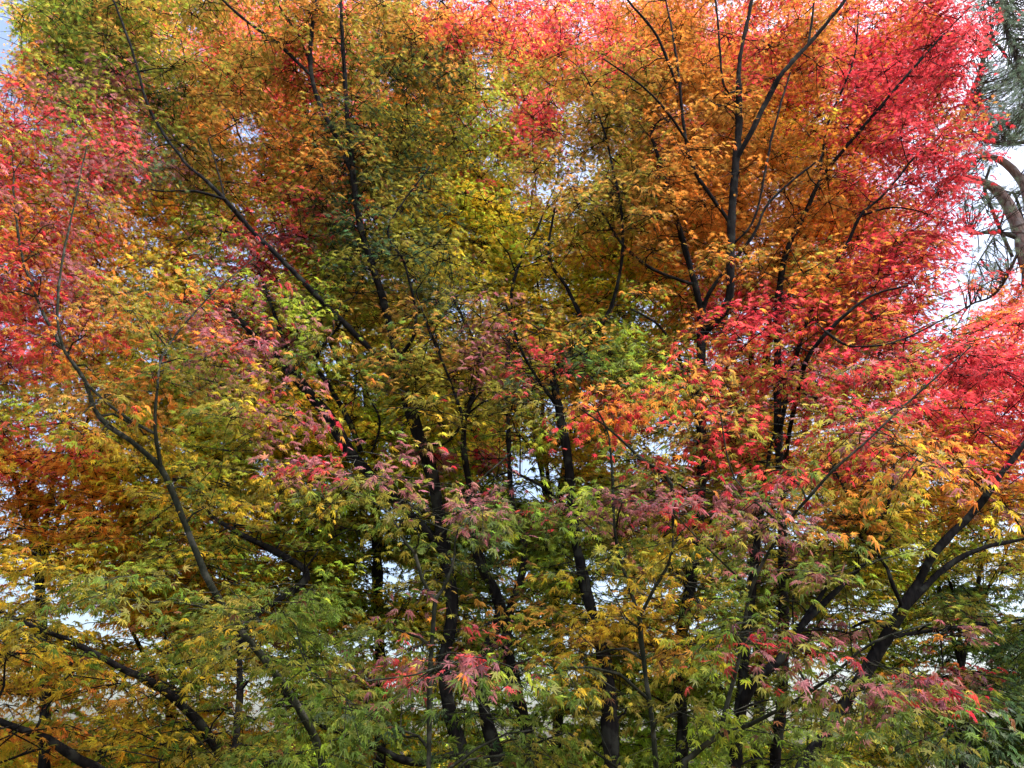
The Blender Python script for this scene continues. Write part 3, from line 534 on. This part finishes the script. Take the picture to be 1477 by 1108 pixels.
build_tree('japanese_maple', 'orange and scarlet maple behind the tallest upright leader', auto_boughs(1090, 9.4, [(960, 80), (1050, 40), (1160, 60), (1250, 120), (1150, 260), (980, 320), (1240, 340), (1080, 480)], 20, 700),
    [(1000, 120, 170, 130, 8.4, 10.2, .75), (1160, 120, 150, 130, 8.4, 10.2, .75), (1060, 320, 190, 130, 8.4, 10.2, .95), (1240, 330, 120, 150, 8.4, 10.2, .7), (1100, 520, 200, 110, 8.4, 10.4, .8), (980, 680, 150, 110, 8.6, 10.6, .8), (1160, 720, 180, 110, 8.6, 10.6, .8), (1000, 900, 170, 130, 9, 11, .7), (1300, 80, 90, 90, 8.6, 10, .6)], **BK)
build_tree('japanese_maple', 'amber maple far behind the forking bough at the right edge', auto_boughs(1390, 9.6, [(1300, 600), (1420, 640), (1480, 560), (1350, 760), (1460, 760)], 16, 960),
    [(1380, 620, 140, 80, 8.6, 10.6, .7), (1440, 520, 100, 70, 8.6, 10.2, .7), (1370, 760, 160, 90, 9, 11, .7), (1400, 860, 150, 50, 9, 11, .6), (1230, 880, 150, 90, 9, 11, .7), (1390, 950, 140, 80, 9, 11, .6), (1550, 700, 80, 200, 9, 11, .4)], **BK)
build_tree('broadleaf_tree', 'dark green tree far off in the lower right corner', auto_boughs(1460, 11.0, [(1420, 900), (1500, 920), (1380, 980), (1460, 1040)], 14, 1060),
    [(1440, 1010, 110, 90, 10, 12, 1.0), (1300, 1070, 170, 60, 10, 12, .8), (1100, 1085, 250, 40, 10.5, 12, 1.0), (1440, 420, 40, 20, 10, 12, 1.2)], category='tree', **BK)

for a, k in QUEUE:
    if not k.get('back'): note_limbs(a[2])
for a, k in QUEUE: grow_tree(*a, **k)

# ================================================================= pine
def pine():
    root = bpy.data.objects.new('pine_tree', None); col.objects.link(root)
    Y = 10.5
    L_ = [('trunk', M_BARK_PINE, [(1560, 1150, Y, 46), (1550, 900, Y, 42), (1520, 600, Y, 38), (1500, 450, Y, 36), (1484, 380, Y, 34), (1474, 335, Y, 30)]),
          ('bough', M_BARK_PINE, [(1474, 340, Y, 28), (1458, 302, Y, 24), (1440, 275, Y, 19), (1418, 262, Y, 14), (1392, 256, Y, 10), (1378, 262, Y, 5)]),
          ('bough', M_BARK_PINE, [(1484, 380, Y, 22), (1486, 290, Y, 20), (1470, 255, Y, 18), (1452, 236, Y, 15), (1432, 226, Y, 11), (1408, 228, Y, 6), (1388, 244, Y, 4)]),
          ('bough', M_BARK_PDARK, [(1470, 345, Y, 9), (1440, 335, Y, 8), (1400, 338, Y, 5)]),
          ('bough', M_BARK_PDARK, [(1460, 370, Y, 7), (1440, 325, Y, 7), (1430, 300, Y, 7), (1420, 272, Y, 6), (1428, 240, Y, 4)]),
          ('bough', M_BARK_PDARK, [(1500, 420, Y + .5, 7), (1462, 280, Y + .5, 5), (1440, 330, Y + .5, 3), (1410, 380, Y + .5, 2)]),
          ('bough', M_BARK_PDARK, [(1486, 290, Y, 14), (1492, 200, Y, 12), (1480, 120, Y, 9), (1450, 40, Y, 6), (1440, -30, Y, 4)]),
          ('bough', M_BARK_PDARK, [(1490, 205, Y, 8), (1440, 207, Y - .2, 6), (1415, 200, Y - .4, 3)]),
          ('bough', M_BARK_PDARK, [(1482, 130, Y, 6), (1430, 60, Y, 5), (1400, 150, Y - .2, 4), (1385, 165, Y - .3, 2)]),
          ('bough', M_BARK_PDARK, [(1500, 60, Y, 5), (1440, 60, Y, 4), (1400, 130, Y, 3), (1372, 190, Y, 2)]),
          ('bough', M_BARK_PDARK, [(1475, 350, Y, 6), (1440, 420, Y, 4), (1400, 440, Y, 3), (1380, 470, Y, 2)])]
    nodes = []; base = None
    for nm, mt, pl in L_:
        a = np.array(pl, float); p = P(a[:, 0], a[:, 1], a[:, 2]); _, _, dd = proj(p); r = a[:, 3] * .75 / FPX * dd / 2
        if base is None:
            g = p[0].copy(); g[2] = -.05; base = g.copy(); base[2] = 0; p = np.vstack([g, p]); r = np.concatenate([[r[0] * 1.3], r]); root.location = base
        p, r = smooth_line(p, r, .12); limb(nm, p, r, mt, root, base, 14)
        if nm != 'trunk': nodes.append(p[len(p) // 3:])
    nodes = np.vstack(nodes)
    blobs = [(1440, 60, 60, 70, 230), (1455, 150, 45, 60, 260), (1430, 180, 45, 35, 160), (1400, 235, 30, 25, 60), (1420, 10, 60, 40, 90), (1450, 320, 50, 60, 70), (1395, 290, 22, 30, 40), (1420, 390, 45, 30, 60), (1540, 100, 70, 220, 340)]
    T = []
    for cx, cy, rx, ry, n in blobs:
        n = int(n * .95); t = rng.uniform(0, 6.283, n); q = np.sqrt(rng.random(n)); T.append(P(cx + rx * q * np.cos(t), cy + ry * q * np.sin(t), rng.uniform(Y - 1, Y + 1, n)))
    T = np.vstack(T); kd = kdtree.KDTree(len(nodes))
    for i, v in enumerate(nodes): kd.insert(v, i)
    kd.balance(); tp = []
    for c in T:
        co = np.array(kd.find(c)[0]); m = (co + c) / 2 + rng.normal(0, .06, 3) + np.array([0, 0, -.04]); tp.append([co, m, c])
    tp = np.array(tp); v, f = tubes(tp, np.tile([.012, .008, .004], (len(tp), 1)), 4)
    make_mesh('twigs', v - base, f, M_BARK_PDARK, root, smooth=True)
    # tufts: several per shoot, needles fanning forward and up
    S = 2; nT = len(T); sp = np.repeat(T, S, 0) + rng.normal(0, .10, (nT * S, 3)); K = 26
    ax = norm(rng.normal(0, .7, (nT * S, 3)) + np.array([0, 0, .6]))
    nd = norm(np.repeat(ax, K, 0) * .9 + rng.normal(0, .6, (nT * S * K, 3))); ns = np.repeat(sp, K, 0) + rng.normal(0, .015, (nT * S * K, 3))
    ln = rng.uniform(.08, .13, len(nd))[:, None]; w = norm(np.cross(nd, rng.normal(0, 1, nd.shape))) * .0021
    V = np.stack([ns - w, ns + w, ns + nd * ln + np.array([0, 0, -.01])], 1).reshape(-1, 3); F = np.arange(len(V)).reshape(-1, 3)
    cc = np.array([.16, .24, .15]) * rng.lognormal(0, .3, (len(nd), 1)); make_mesh('crown', V - base, F, M_NEEDLE, root, colour=np.repeat(cc, 3, 0))
    root['label'] = 'pine with crooked reddish bark and grey-green needles at the right edge'; root['category'] = 'pine tree'
pine()

print('LEAVES', sum(STAT), STAT)
if False: open('/tmp/stat','w').write(str(STAT))
